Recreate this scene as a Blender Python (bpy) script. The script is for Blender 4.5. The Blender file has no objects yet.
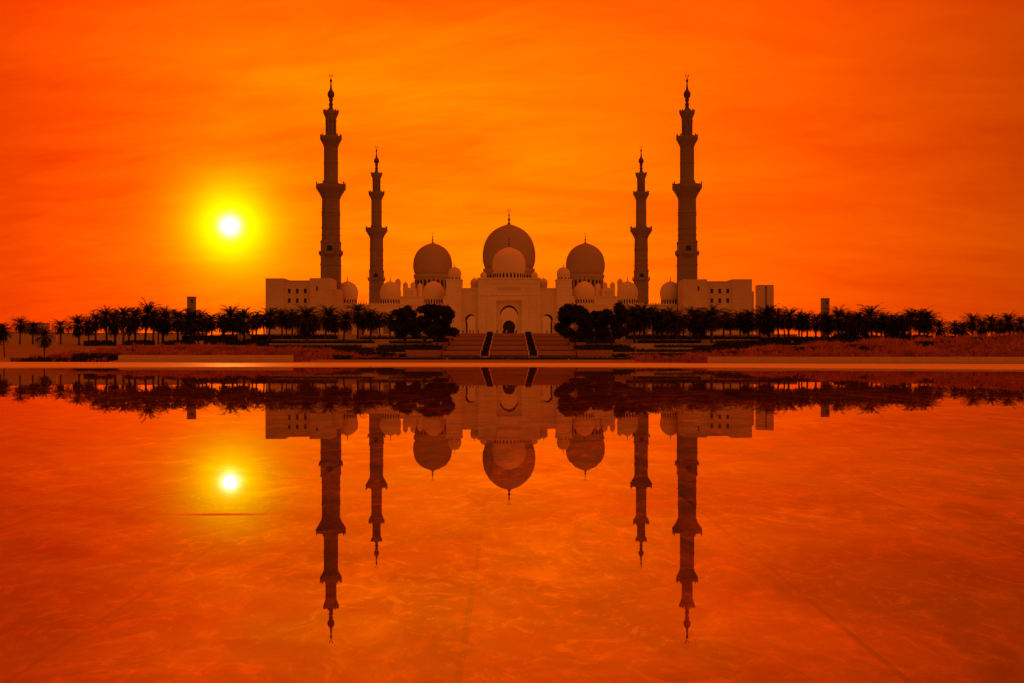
import bpy, bmesh, math, random
from mathutils import Vector, Matrix
from mathutils.geometry import tessellate_polygon
R = math.radians
PI = math.pi
C = bpy.context.scene.collection
sc = bpy.context.scene

# ------------------------------------------------------------------ camera
CAMZ, F, HX, HY = 1.85, 1200.0, 509.0, 354.0
cam = bpy.data.objects.new('camera', bpy.data.cameras.new('camera'))
C.objects.link(cam)
cam.location = (0, 0, CAMZ)
cam.rotation_euler = (R(90), 0, 0)
cam.data.sensor_width = 36
cam.data.lens = 36 * F / 1024
cam.data.shift_x = (512 - HX) / 1024
cam.data.shift_y = (HY - 341.5) / 1024
cam.data.clip_start = 0.1
cam.data.clip_end = 20000
sc.camera = cam


def at(px, py, Y):
    return Vector(((px - HX) / F * Y, Y, CAMZ + (HY - py) / F * Y))


def ax(px, Y):
    return (px - HX) / F * Y


def az(py, Y):
    return CAMZ + (HY - py) / F * Y


# ------------------------------------------------------------------ sky, sun, exposure
SUN = Vector(((230 - HX) / F, 1.0, (HY - 226) / F)).normalized()


class NG:
    """small node helper"""
    def __init__(s, tree):
        s.t = tree

    def n(s, typ, **kw):
        o = s.t.nodes.new(typ)
        for k, v in kw.items():
            setattr(o, k, v)
        return o

    def link(s, a, b):
        s.t.links.new(a, b)

    def m(s, op, a, b=None, c=None, clamp=False):
        o = s.t.nodes.new('ShaderNodeMath')
        o.operation = op
        o.use_clamp = clamp
        for i, v in enumerate((a, b, c)):
            if v is None:
                continue
            if isinstance(v, (int, float)):
                o.inputs[i].default_value = v
            else:
                s.link(v, o.inputs[i])
        return o.outputs[0]

    def ramp(s, v, a, b, lo=0.0, hi=1.0):
        o = s.t.nodes.new('ShaderNodeMapRange')
        o.interpolation_type = 'SMOOTHSTEP'
        s.link(v, o.inputs[0])
        for i, x in enumerate((a, b, lo, hi)):
            o.inputs[i + 1].default_value = x
        return o.outputs[0]

    def noise(s, vec, scale, detail=4, rough=0.55, dist=0.0):
        o = s.t.nodes.new('ShaderNodeTexNoise')
        if vec is not None:
            s.link(vec, o.inputs['Vector'])
        o.inputs['Scale'].default_value = scale
        o.inputs['Detail'].default_value = detail
        o.inputs['Roughness'].default_value = rough
        o.inputs['Distortion'].default_value = dist
        return o

    def xyz(s, x, y, z):
        o = s.t.nodes.new('ShaderNodeCombineXYZ')
        for i, v in enumerate((x, y, z)):
            if isinstance(v, (int, float)):
                o.inputs[i].default_value = v
            else:
                s.link(v, o.inputs[i])
        return o.outputs[0]

    def sep(s, v):
        o = s.t.nodes.new('ShaderNodeSeparateXYZ')
        s.link(v, o.inputs[0])
        return o.outputs


def build_world():
    w = bpy.data.worlds.new('World')
    sc.world = w
    w.use_nodes = True
    t = w.node_tree
    t.nodes.clear()
    g = NG(t)
    tc = g.n('ShaderNodeTexCoord')
    nrm = g.n('ShaderNodeVectorMath', operation='NORMALIZE')
    g.link(tc.outputs['Generated'], nrm.inputs[0])
    d = nrm.outputs[0]
    dx, dy, dz = g.sep(d)
    dot = g.n('ShaderNodeVectorMath', operation='DOT_PRODUCT')
    g.link(d, dot.inputs[0])
    dot.inputs[1].default_value = SUN
    ang = g.m('MULTIPLY', g.m('ARCCOSINE', g.m('MINIMUM', dot.outputs['Value'], 0.9999999)), 180 / PI)
    azi = g.m('MULTIPLY', g.m('ARCTAN2', dx, dy), 180 / PI)
    ele = g.m('MULTIPLY', g.m('ARCSINE', dz), 180 / PI)
    # high thin cloud sheet, seen in perspective
    den = g.m('ADD', g.m('ABSOLUTE', dz), 0.22)
    cx, cy = g.m('DIVIDE', dx, den), g.m('DIVIDE', dy, den)
    cl = g.xyz(g.m('MULTIPLY', cx, 1.1), g.m('MULTIPLY', cy, 2.6), 0.0)
    n1 = g.noise(cl, 1.2, 7, 0.55, 0.8).outputs['Fac']
    n2 = g.noise(cl, 0.35, 3, 0.5, 0.3).outputs['Fac']
    n3 = g.noise(g.xyz(g.m('MULTIPLY', cx, 2.6), g.m('ADD', g.m('MULTIPLY', cy, 5.5), g.m('MULTIPLY', cx, 1.2)), 3.7), 1.6, 6, 0.6, 1.2).outputs['Fac']
    cloud = g.m('ADD', g.m('MULTIPLY', g.m('SUBTRACT', n1, 0.5), 1.1), g.m('ADD', g.m('MULTIPLY', g.m('SUBTRACT', n2, 0.5), 1.0), g.m('MULTIPLY', g.m('SUBTRACT', n3, 0.5), g.ramp(azi, -2.0, 14.0, 0.75, 0.35))))
    # broad orange belt round the sun's side of the sky
    da = g.m('DIVIDE', g.m('ADD', azi, 4.3), 17.0)
    belt = g.m('EXPONENT', g.m('MULTIPLY', g.m('MULTIPLY', da, da), -1.0))
    G = g.m('ADD', g.m('MULTIPLY', belt, 0.165), 0.050)
    # redder close to the horizon, away from the middle
    low = g.ramp(ele, -0.5, 5.0, 0.78, 1.0)
    high = g.ramp(ele, 12.0, 18.0, 1.0, 0.62)
    G = g.m('MULTIPLY', g.m('MULTIPLY', G, low), high)
    G = g.m('MULTIPLY', G, g.m('ADD', 1.0, g.m('MULTIPLY', cloud, 1.0)))
    G = g.m('MULTIPLY', G, g.ramp(azi, -24.0, -11.0, 0.60, 1.0))
    # red: full near the sun, falling away behind
    Rr = g.ramp(ang, 14.0, 44.0, 1.35, 0.45)
    Rr = g.m('MULTIPLY', Rr, g.ramp(ang, 60.0, 150.0, 1.05, 1.0))
    left = g.ramp(azi, -26.0, -13.0, 0.55, 1.0)
    Rr = g.m('MULTIPLY', Rr, left)
    Rr = g.m('MULTIPLY', Rr, g.m('ADD', 1.0, g.m('MULTIPLY', cloud, 0.30)))
    Rr = g.m('ADD', Rr, g.ramp(ele, 20.0, 65.0, 0.0, 0.30))
    # aureole and disc of the sun
    gl = g.m('EXPONENT', g.m('MULTIPLY', g.m('POWER', g.m('DIVIDE', ang, 1.5), 1.30), -1.0))
    G = g.m('ADD', G, g.m('MULTIPLY', gl, 1.15))
    core = g.m('EXPONENT', g.m('MULTIPLY', g.m('POWER', g.m('DIVIDE', ang, 1.3), 2.0), -1.0))
    disc = g.m('EXPONENT', g.m('MULTIPLY', g.m('POWER', g.m('DIVIDE', ang, 0.36), 2.0), -1.0))
    Rr = g.m('ADD', Rr, g.m('ADD', g.m('MULTIPLY', core, 0.8), g.m('MULTIPLY', disc, 3.0)))
    G = g.m('ADD', G, g.m('ADD', g.m('MULTIPLY', core, 0.5), g.m('MULTIPLY', disc, 3.0)))
    back = g.ramp(ang, 50.0, 110.0, 0.0, 1.0)
    G = g.m('ADD', G, g.m('MULTIPLY', back, 0.052))
    B = g.m('ADD', g.m('MULTIPLY', back, 0.009), g.m('MULTIPLY', disc, 2.6))
    col = g.n('ShaderNodeCombineColor')
    g.link(Rr, col.inputs[0]); g.link(G, col.inputs[1]); g.link(B, col.inputs[2])
    bg = g.n('ShaderNodeBackground')
    g.link(col.outputs[0], bg.inputs[0])
    bg.inputs[1].default_value = 1.0
    out = g.n('ShaderNodeOutputWorld')
    g.link(bg.outputs[0], out.inputs[0])


build_world()
sun = bpy.data.objects.new('sun', bpy.data.lights.new('sun', 'SUN'))
C.objects.link(sun)
sun.data.energy = 0.12
sun.data.angle = R(0.53)
sun.data.color = (1.0, 0.30, 0.04)
sun.rotation_euler = (-SUN).to_track_quat('-Z', 'Y').to_euler()
vs = sc.view_settings
vs.view_transform = 'Standard'
vs.look = 'None'
vs.exposure = 0.0
vs.gamma = 1.0
vs.use_curve_mapping = False
sc.render.engine = 'CYCLES'
sc.cycles.sample_clamp_indirect = 6
sc.cycles.use_denoising = True
sc.cycles.max_bounces = 6
sc.cycles.transparent_max_bounces = 8


# ------------------------------------------------------------------ materials
def mat(name, col, rough=0.7, var=0.15, scale=0.4, spec=0.3, fine=6.0, stretch=(1, 1, 1), metallic=0.0, transl=0.0, panels=0.0):
    m = bpy.data.materials.new(name)
    m.use_nodes = True
    t = m.node_tree
    t.nodes.clear()
    g = NG(t)
    tc = g.n('ShaderNodeTexCoord')
    geo = g.n('ShaderNodeNewGeometry')
    mp = g.n('ShaderNodeMapping')
    g.link(geo.outputs['Position'], mp.inputs[0])
    mp.inputs['Scale'].default_value = stretch
    a = g.noise(mp.outputs[0], scale, 5, 0.6).outputs['Fac']
    b = g.noise(mp.outputs[0], fine, 3, 0.6).outputs['Fac']
    f = g.m('ADD', g.m('MULTIPLY', g.m('SUBTRACT', a, 0.5), 2 * var), g.m('MULTIPLY', g.m('SUBTRACT', b, 0.5), var))
    mul = g.m('ADD', 1.0, f)
    if panels:
        px_, py_, pz_ = g.sep(geo.outputs['Position'])
        br = g.n('ShaderNodeTexBrick')
        g.link(g.xyz(g.m('ADD', px_, py_), pz_, 0.0), br.inputs['Vector'])
        br.inputs['Color1'].default_value = (1, 1, 1, 1)
        br.inputs['Color2'].default_value = (1 - panels * .55,) * 3 + (1,)
        br.inputs['Mortar'].default_value = (1 - panels * 1.6,) * 3 + (1,)
        br.inputs['Scale'].default_value = 1.0
        br.inputs['Mortar Size'].default_value = 0.10
        br.inputs['Brick Width'].default_value = 2.6
        br.inputs['Row Height'].default_value = 1.7
        bw = g.n('ShaderNodeRGBToBW')
        g.link(br.outputs['Color'], bw.inputs[0])
        mul = g.m('MULTIPLY', mul, bw.outputs[0])
    sv = g.n('ShaderNodeVectorMath', operation='SCALE')
    sv.inputs[0].default_value = col[:3]
    g.link(mul, sv.inputs['Scale'])
    p = g.n('ShaderNodeBsdfPrincipled')
    g.link(sv.outputs[0], p.inputs['Base Color'])
    p.inputs['Roughness'].default_value = rough
    p.inputs['Specular IOR Level'].default_value = spec
    p.inputs['Metallic'].default_value = metallic
    out = g.n('ShaderNodeOutputMaterial')
    if transl > 0:
        tr = g.n('ShaderNodeBsdfTranslucent')
        g.link(sv.outputs[0], tr.inputs[0])
        mx = g.n('ShaderNodeMixShader')
        mx.inputs[0].default_value = transl
        g.link(p.outputs[0], mx.inputs[1]); g.link(tr.outputs[0], mx.inputs[2])
        g.link(mx.outputs[0], out.inputs[0])
    else:
        g.link(p.outputs[0], out.inputs[0])
    return m


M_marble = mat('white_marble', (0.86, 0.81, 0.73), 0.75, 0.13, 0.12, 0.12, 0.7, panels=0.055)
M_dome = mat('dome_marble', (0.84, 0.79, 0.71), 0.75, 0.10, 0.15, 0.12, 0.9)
M_hallstone = mat('hall_marble', (0.86, 0.83, 0.78), 0.7, 0.05, 0.15, 0.12, 1.5)
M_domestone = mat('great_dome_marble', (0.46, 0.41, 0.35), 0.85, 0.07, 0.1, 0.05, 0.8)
M_vault_shade = mat('vault_shade_stone', (0.16, 0.13, 0.11), 0.8, 0.1, 0.5, 0.1)  # tunnel shade put into the stone's colour; shared by the landing bands
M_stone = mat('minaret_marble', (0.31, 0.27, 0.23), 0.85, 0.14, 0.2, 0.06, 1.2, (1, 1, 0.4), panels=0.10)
M_wing = mat('wing_render', (0.68, 0.62, 0.54), 0.8, 0.16, 0.12, 0.1, 0.6, panels=0.05)
M_glass = mat('dark_window', (0.02, 0.02, 0.02), 0.3, 0.1, 1, 0.4)
M_gold = mat('gilded_metal', (0.16, 0.10, 0.04), 0.55, 0.1, 2, 0.3, metallic=0.5)
M_terrace = mat('terrace_stone', (0.55, 0.47, 0.39), 0.7, 0.18, 0.5, 0.2)
M_step = mat('step_stone', (0.44, 0.25, 0.16), 0.65, 0.15, 0.6, 0.25)
M_tower = mat('tower_concrete', (0.30, 0.27, 0.24), 0.7, 0.1, 0.2, 0.2)
M_wall = mat('sand_wall', (0.60, 0.48, 0.36), 0.8, 0.14, 0.25, 0.15)
M_lowwall = mat('low_wall_stone', (0.60, 0.46, 0.34), 0.7, 0.12, 0.4, 0.2, 3.0)
M_ground = mat('sandy_ground', (0.36, 0.25, 0.16), 0.9, 0.25, 0.08, 0.1)
M_court = mat('courtyard_marble', (0.74, 0.70, 0.64), 0.3, 0.06, 0.2, 0.4)
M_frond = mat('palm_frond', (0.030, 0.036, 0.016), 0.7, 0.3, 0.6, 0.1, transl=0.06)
M_trunk = mat('palm_trunk', (0.10, 0.075, 0.05), 0.9, 0.3, 3.0, 0.1)
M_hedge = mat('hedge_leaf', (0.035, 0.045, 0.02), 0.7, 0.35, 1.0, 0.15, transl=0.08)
M_grass = mat('dry_fountain_grass', (0.46, 0.20, 0.11), 0.8, 1.15, 0.10, 0.1, transl=0.35)
M_robe_dark = mat('dark_robe', (0.03, 0.03, 0.03), 0.85, 0.2, 4, 0.1)
M_robe_pale = mat('pale_robe', (0.55, 0.52, 0.48), 0.85, 0.1, 4, 0.1)


def mat_pavement():
    m = bpy.data.materials.new('wet_pale_paving')
    m.use_nodes = True
    t = m.node_tree
    g = NG(t)
    p = t.nodes['Principled BSDF']
    geo = g.n('ShaderNodeNewGeometry')
    n = g.noise(geo.outputs['Position'], 0.12, 5, 0.6).outputs['Fac']
    x, y, z = g.sep(geo.outputs['Position'])
    jx = g.m('LESS_THAN', g.m('FRACT', g.m('MULTIPLY', x, 1 / 1.8)), 0.012)
    jy = g.m('LESS_THAN', g.m('FRACT', g.m('MULTIPLY', y, 1 / 1.8)), 0.012)
    j = g.m('SUBTRACT', 1.0, g.m('MULTIPLY', g.m('MAXIMUM', jx, jy), 0.35))
    v = g.m('MULTIPLY', g.m('ADD', 0.85, g.m('MULTIPLY', n, 0.3)), j)
    sv = g.n('ShaderNodeVectorMath', operation='SCALE')
    sv.inputs[0].default_value = (0.88, 0.72, 0.55)
    g.link(v, sv.inputs['Scale'])
    g.link(sv.outputs[0], p.inputs['Base Color'])
    p.inputs['Roughness'].default_value = 0.5
    p.inputs['Specular IOR Level'].default_value = 0.6
    return m


def mat_water():
    m = bpy.data.materials.new('still_water')
    m.use_nodes = True
    t = m.node_tree
    t.nodes.clear()
    g = NG(t)
    geo = g.n('ShaderNodeNewGeometry')
    mp = g.n('ShaderNodeMapping')
    g.link(geo.outputs['Position'], mp.inputs[0])
    mp.inputs['Scale'].default_value = (0.45, 1.0, 1.0)
    a = g.noise(mp.outputs[0], 0.35, 3, 0.5)
    b = g.noise(mp.outputs[0], 2.2, 2, 0.5)
    ax_, ay_, _ = g.sep(a.outputs['Color'])
    bx_, by_, _ = g.sep(b.outputs['Color'])
    s1, s2 = 0.0020, 0.0012
    nx = g.m('ADD', g.m('MULTIPLY', g.m('SUBTRACT', ax_, 0.5), s1), g.m('MULTIPLY', g.m('SUBTRACT', bx_, 0.5), s2))
    ny = g.m('ADD', g.m('MULTIPLY', g.m('SUBTRACT', ay_, 0.5), s1), g.m('MULTIPLY', g.m('SUBTRACT', by_, 0.5), s2))
    # one lone ripple crossing the glare
    wx, wy, _ = g.sep(geo.outputs['Position'])
    u = g.m('DIVIDE', g.m('SUBTRACT', wy, g.m('ADD', 13.9, g.m('MULTIPLY', wx, 0.02))), 0.07)
    v = g.m('DIVIDE', g.m('ADD', wx, 3.3), 0.42)
    rip = g.m('EXPONENT', g.m('MULTIPLY', g.m('ADD', g.m('MULTIPLY', u, u), g.m('MULTIPLY', v, v)), -1.0))
    ny = g.m('SUBTRACT', ny, g.m('MULTIPLY', rip, 0.045))
    nn = g.n('ShaderNodeVectorMath', operation='NORMALIZE')
    g.link(g.xyz(nx, ny, 1.0), nn.inputs[0])
    N = nn.outputs[0]
    fr = g.n('ShaderNodeFresnel')
    fr.inputs['IOR'].default_value = 1.45
    g.link(N, fr.inputs['Normal'])
    gl = g.n('ShaderNodeBsdfGlossy')
    gl.inputs['Roughness'].default_value = 0.012
    gl.inputs['Color'].default_value = (1.0, 0.82, 0.70, 1)
    g.link(N, gl.inputs['Normal'])
    tr = g.n('ShaderNodeBsdfTransparent')
    tr.inputs[0].default_value = (0.96, 0.90, 0.82, 1)
    mx = g.n('ShaderNodeMixShader')
    fac = g.m('ADD', 0.20, g.m('MULTIPLY', fr.outputs[0], 0.77))
    mp2 = g.n('ShaderNodeMapping')
    g.link(geo.outputs['Position'], mp2.inputs[0])
    mp2.inputs['Scale'].default_value = (1.0, 0.55, 1.0)
    f1 = g.ramp(g.noise(mp2.outputs[0], 0.75, 9, 0.68, 1.6).outputs['Fac'], 0.47, 0.70, 0.0, 1.0)
    f2 = g.ramp(g.noise(mp2.outputs[0], 0.12, 4, 0.6, 0.8).outputs['Fac'], 0.42, 0.60, 0.25, 1.0)
    near = g.ramp(g.sep(geo.outputs['Position'])[1], 18.0, 75.0, 1.0, 0.0)
    close = g.ramp(g.sep(geo.outputs['Position'])[1], 9.0, 26.0, 1.0, 0.0)
    f3 = g.ramp(g.noise(mp2.outputs[0], 3.4, 7, 0.7, 2.0).outputs['Fac'], 0.50, 0.66, 0.0, 1.0)
    film = g.m('ADD', g.m('MULTIPLY', f1, f2), g.m('MULTIPLY', g.m('MULTIPLY', f3, close), g.m('ADD', 0.25, g.m('MULTIPLY', f2, 0.55))))
    fac = g.m('MULTIPLY', fac, g.m('ADD', 1.0, g.m('MULTIPLY', near, g.m('SUBTRACT', g.m('MULTIPLY', film, 0.50), 0.17))), clamp=True)
    gl.inputs['Roughness'].default_value = 0.009
    g.link(fac, mx.inputs[0]); g.link(tr.outputs[0], mx.inputs[1]); g.link(gl.outputs[0], mx.inputs[2])
    out = g.n('ShaderNodeOutputMaterial')
    g.link(mx.outputs[0], out.inputs[0])
    return m


def mat_pool_floor():
    m = bpy.data.materials.new('stained_pool_slabs')
    m.use_nodes = True
    t = m.node_tree
    g = NG(t)
    p = t.nodes['Principled BSDF']
    geo = g.n('ShaderNodeNewGeometry')
    P = geo.outputs['Position']
    x, y, z = g.sep(P)
    mp = g.n('ShaderNodeMapping')
    g.link(P, mp.inputs[0])
    mp.inputs['Scale'].default_value = (1.0, 0.45, 1.0)
    big = g.noise(mp.outputs[0], 0.8, 8, 0.62, 0.7).outputs['Fac']
    mid = g.noise(mp.outputs[0], 2.6, 6, 0.7, 1.2).outputs['Fac']
    fine = g.noise(P, 14.0, 4, 0.65).outputs['Fac']
    slab = g.m('MULTIPLY', g.m('ADD', x, 0.30), 1 / 2.64)
    fr = g.m('FRACT', slab)
    joint = g.m('LESS_THAN', g.m('ABSOLUTE', g.m('SUBTRACT', fr, g.m('ADD', 0.5, g.m('MULTIPLY', g.m('SUBTRACT', mid, 0.5), 0.010)))), 0.491)
    joint = g.m('ADD', 0.40, g.m('MULTIPLY', joint, 0.60))
    wn = g.n('ShaderNodeTexWhiteNoise', noise_dimensions='1D')
    g.link(g.m('FLOOR', slab), wn.inputs['W'])
    sl = g.m('ADD', 0.72, g.m('MULTIPLY', wn.outputs['Value'], 0.56))
    # pale silt drifts and dark specks
    silt = g.ramp(mid, 0.50, 0.72, 0.0, 1.0)
    speck = g.ramp(fine, 0.66, 0.74, 0.0, 1.0)
    speck = g.m('MULTIPLY', speck, g.ramp(big, 0.48, 0.62, 0.0, 1.0))
    v = g.m('ADD', 0.28, g.m('MULTIPLY', g.ramp(big, .36, .66), 0.95))
    v = g.m('ADD', v, g.m('MULTIPLY', silt, 1.25))
    v = g.m('MULTIPLY', v, g.m('SUBTRACT', 1.0, g.m('MULTIPLY', speck, 0.75)))
    v = g.m('MULTIPLY', g.m('MULTIPLY', v, joint), sl)
    sv = g.n('ShaderNodeVectorMath', operation='SCALE')
    sv.inputs[0].default_value = (0.95, 0.44, 0.20)
    g.link(v, sv.inputs['Scale'])
    g.link(sv.outputs[0], p.inputs['Base Color'])
    p.inputs['Roughness'].default_value = 0.9
    p.inputs['Specular IOR Level'].default_value = 0.1
    return m


M_pave = mat_pavement()
M_water = mat_water()
M_floor = mat_pool_floor()


# ------------------------------------------------------------------ mesh helpers
def obj(name, bm, m, parent=None, smooth=False, loc=None):
    me = bpy.data.meshes.new(name)
    bmesh.ops.recalc_face_normals(bm, faces=bm.faces)
    bm.to_mesh(me)
    bm.free()
    me.materials.append(m)
    if smooth:
        for p in me.polygons:
            p.use_smooth = True
    o = bpy.data.objects.new(name, me)
    C.objects.link(o)
    if parent:
        o.parent = parent
    if loc is not None:
        o.location = loc
    return o


def thing(name, label, cat, loc=(0, 0, 0), group=None, rz=0.0):
    o = bpy.data.objects.new(name, None)
    o.empty_display_size = 0.5
    C.objects.link(o)
    o.location = loc
    o.rotation_euler = (0, 0, rz)
    tag(o, label, cat, group)
    return o


def tag(o, label, cat, group=None, kind=None):
    o['label'] = label
    o['category'] = cat
    if group:
        o['group'] = group
    if kind:
        o['kind'] = kind
    return o


def struct(o):
    o['kind'] = 'structure'
    return o


def box(bm, x0, x1, y0, y1, z0, z1, bev=0.0):
    vs_ = [bm.verts.new(v) for v in ((x0, y0, z0), (x1, y0, z0), (x1, y1, z0), (x0, y1, z0),
                                     (x0, y0, z1), (x1, y0, z1), (x1, y1, z1), (x0, y1, z1))]
    fs = [(0, 3, 2, 1), (4, 5, 6, 7), (0, 1, 5, 4), (1, 2, 6, 5), (2, 3, 7, 6), (3, 0, 4, 7)]
    faces = [bm.faces.new([vs_[i] for i in f]) for f in fs]
    if bev > 0:
        es = set(e for f in faces for e in f.edges)
        bmesh.ops.bevel(bm, geom=list(es), offset=bev, segments=1, affect='EDGES')


def boxbm(*a, **k):
    bm = bmesh.new()
    box(bm, *a, **k)
    return bm


def lathe(bm, prof, n=24, cx=0, cy=0, rot=0.0, cap=True):
    """prof: list of (r, z) bottom to top"""
    rings = []
    for r, z in prof:
        if r < 1e-6:
            rings.append([bm.verts.new((cx, cy, z))])
        else:
            rings.append([bm.verts.new((cx + r * math.cos(rot + 2 * PI * i / n), cy + r * math.sin(rot + 2 * PI * i / n), z)) for i in range(n)])
    for a, b in zip(rings, rings[1:]):
        if len(a) == 1 and len(b) == 1:
            continue
        for i in range(n):
            j = (i + 1) % n
            if len(a) == 1:
                bm.faces.new((a[0], b[j], b[i]))
            elif len(b) == 1:
                bm.faces.new((a[i], a[j], b[0]))
            else:
                bm.faces.new((a[i], a[j], b[j], b[i]))
    if cap:
        if len(rings[0]) > 1:
            bm.faces.new(list(reversed(rings[0])))
        if len(rings[-1]) > 1:
            bm.faces.new(rings[-1])


def latheobj(name, prof, m, parent, n=24, cx=0, cy=0, rot=0.0, smooth=True):
    bm = bmesh.new()
    lathe(bm, prof, n, cx, cy, rot)
    o = obj(name, bm, m, parent, smooth)
    if smooth:
        for p in o.data.polygons:
            p.use_smooth = True
        try:
            o.data.set_sharp_from_angle(angle=R(35))
        except Exception:
            pass
    return o


def arch_outline(cx, w, z0, z1, horseshoe=0.12, n=9):
    """pointed horseshoe arch, from lower left up and over to lower right"""
    hw = w / 2
    rise = w * 0.62
    zs = z1 - rise
    pts = [(cx - hw * (1 - horseshoe), z0), (cx - hw * (1 - horseshoe), zs - hw * 0.25), (cx - hw, zs + hw * 0.12)]
    for i in range(1, n + 1):
        t = i / n
        a = t * PI / 2
        x = hw * math.cos(a) ** 0.9 if i < n else 0
        z = zs + hw * 0.12 + (rise - hw * 0.12) * (0.80 * math.sin(a) + 0.20 * t)
        pts.append((cx - x, z))
    right = [(2 * cx - x, z) for x, z in reversed(pts[:-1])]
    return pts + right


def prism(bm, outline, y0, y1):
    """extrude an (x,z) outline along y; concave outlines are triangulated"""
    a = [bm.verts.new((x, y0, z)) for x, z in outline]
    b = [bm.verts.new((x, y1, z)) for x, z in outline]
    n = len(outline)
    for i in range(n):
        j = (i + 1) % n
        bm.faces.new((a[i], b[i], b[j], a[j]))
    for tri in tessellate_polygon([[Vector((x, z, 0)) for x, z in outline]]):
        if len(set(tri)) == 3:
            bm.faces.new([a[q] for q in tri])
            bm.faces.new([b[q] for q in reversed(tri)])


def arched_wall(bm, x0, x1, z0, z1, arches, y0, y1):
    """wall with arched openings that reach the ground; arches: (cx, w, ztop)"""
    out = [(x0, z0)]
    for cx, w, zt in sorted(arches):
        out += arch_outline(cx, w, z0, zt)
    out += [(x1, z0), (x1, z1), (x0, z1)]
    prism(bm, out, y0, y1)


def hole_wall(bm, x0, x1, z0, z1, holes, y0, y1):
    """wall with rectangular holes (hx0,hx1,hz0,hz1)"""
    xs = sorted(set([x0, x1] + [h[0] for h in holes] + [h[1] for h in holes]))
    zs = sorted(set([z0, z1] + [h[2] for h in holes] + [h[3] for h in holes]))

    def solid(i, k):
        if i < 0 or k < 0 or i >= len(xs) - 1 or k >= len(zs) - 1:
            return False
        mx, mz = (xs[i] + xs[i + 1]) / 2, (zs[k] + zs[k + 1]) / 2
        return not any(h[0] < mx < h[1] and h[2] < mz < h[3] for h in holes)
    V = {}

    def v(i, k, s):
        if (i, k, s) not in V:
            V[(i, k, s)] = bm.verts.new((xs[i], (y0, y1)[s], zs[k]))
        return V[(i, k, s)]
    for i in range(len(xs) - 1):
        for k in range(len(zs) - 1):
            if not solid(i, k):
                continue
            bm.faces.new((v(i, k, 0), v(i + 1, k, 0), v(i + 1, k + 1, 0), v(i, k + 1, 0)))
            bm.faces.new((v(i, k, 1), v(i, k + 1, 1), v(i + 1, k + 1, 1), v(i + 1, k, 1)))
            if not solid(i - 1, k):
                bm.faces.new((v(i, k, 0), v(i, k + 1, 0), v(i, k + 1, 1), v(i, k, 1)))
            if not solid(i + 1, k):
                bm.faces.new((v(i + 1, k, 0), v(i + 1, k, 1), v(i + 1, k + 1, 1), v(i + 1, k + 1, 0)))
            if not solid(i, k - 1):
                bm.faces.new((v(i, k, 0), v(i, k, 1), v(i + 1, k, 1), v(i + 1, k, 0)))
            if not solid(i, k + 1):
                bm.faces.new((v(i, k + 1, 0), v(i + 1, k + 1, 0), v(i + 1, k + 1, 1), v(i, k + 1, 1)))


def sstep(t):
    t = max(0.0, min(1.0, t))
    return t * t * (3 - 2 * t)


def lerp_tab(tab, x):
    if x <= tab[0][0]:
        return tab[0][1]
    for (a, u), (b, v) in zip(tab, tab[1:]):
        if x <= b:
            return u + (v - u) * (x - a) / (b - a)
    return tab[-1][1]


# ------------------------------------------------------------------ ground, pool, pavement
def wall_line(x):            # where the low kerb walls beyond the plaza stand
    return 238 - 0.28 * x


def terrain(x, y):
    # middle: terraces climbing to the podium
    zc = lerp_tab([(255, -0.2), (292, 0.15), (325, 0.7), (345, 1.0), (365, 2.0), (385, 3.5), (405, 5.0), (425, 6.6), (432, 8.3), (440, 8.3)], y)
    zr_top = lerp_tab([(40, 1.0), (68, 2.2), (97, 4.0), (146, 5.8), (220, 6.5)], x)
    zl_top = lerp_tab([(-140, 1.0), (-118, 1.4), (-108, 3.1), (-85, 3.4), (-58, 2.4), (-34, 0.8)], x)
    yw = wall_line(x)
    up = zr_top if x > 0 else zl_top
    base = 1.15 if (x > 38 or -86 < x < -47) else 0.15
    t0 = sstep((y - yw - 1.0) / 6)
    t1 = sstep((y - yw - 6) / 75)
    t2 = sstep((y - 345) / 50)
    zs_ = -0.2 + (base + 0.2) * t0
    zs_ = zs_ + (max(up, base) - zs_) * t1
    zs_ = zs_ + (5.0 - zs_) * t2
    zs_ += 1.5 * sstep((y - 430) / 60)
    k = sstep((abs(x) - 62) / 30)
    zz = zc * (1 - k) + zs_ * k
    if x > 0:
        k2 = sstep((x - 40) / 25) * (1 - sstep((y - 330) / 25))
    else:
        k2 = sstep((-x - 32) / 16) * (1 - sstep((y - 325) / 20))
    zz = zz * (1 - k2) + max(zs_, -0.2) * k2 if y < 360 else zz
    if y < yw + 0.5:
        zz = -0.25
    return zz


def build_ground():
    xs = [-4000, -2000, -1000, -500, -350, -260] + [-200 + 5 * i for i in range(81)] + [260, 350, 500, 1000, 2000, 4000]
    ys = [-1500, -500, -100, -30, 60, 120, 150, 180] + [190 + 4 * i for i in range(78)] + [540, 700, 1000, 2000, 6000]
    bm = bmesh.new()
    g = [[bm.verts.new((x, y, terrain(x, y) + 0.06 * math.sin(x * .7) * math.sin(y * .5) * (1 if y > 300 else 0))) for x in xs] for y in ys]
    for j in range(len(ys) - 1):
        for i in range(len(xs) - 1):
            bm.faces.new((g[j][i], g[j][i + 1], g[j + 1][i + 1], g[j + 1][i]))
    return struct(obj('ground', bm, M_ground, smooth=True))


build_ground()
FAR = [(-190, 126), (-130, 143), (-67, 159), (-20, 171), (0, 172), (20, 164), (58, 139), (110, 108), (150, 84)]


def sheet(name, pts, z, m):
    bm = bmesh.new()
    f = bm.faces.new([bm.verts.new((x, y, z)) for x, y in pts])
    bmesh.ops.triangulate(bm, faces=[f])
    return struct(obj(name, bm, m))


sheet('pool_floor', [(-190, -18), (150, -18)] + list(reversed(FAR)), -0.07, M_floor)
sheet('water', [(-190, -18), (150, -18)] + list(reversed(FAR)), 0.0, M_water)


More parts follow.
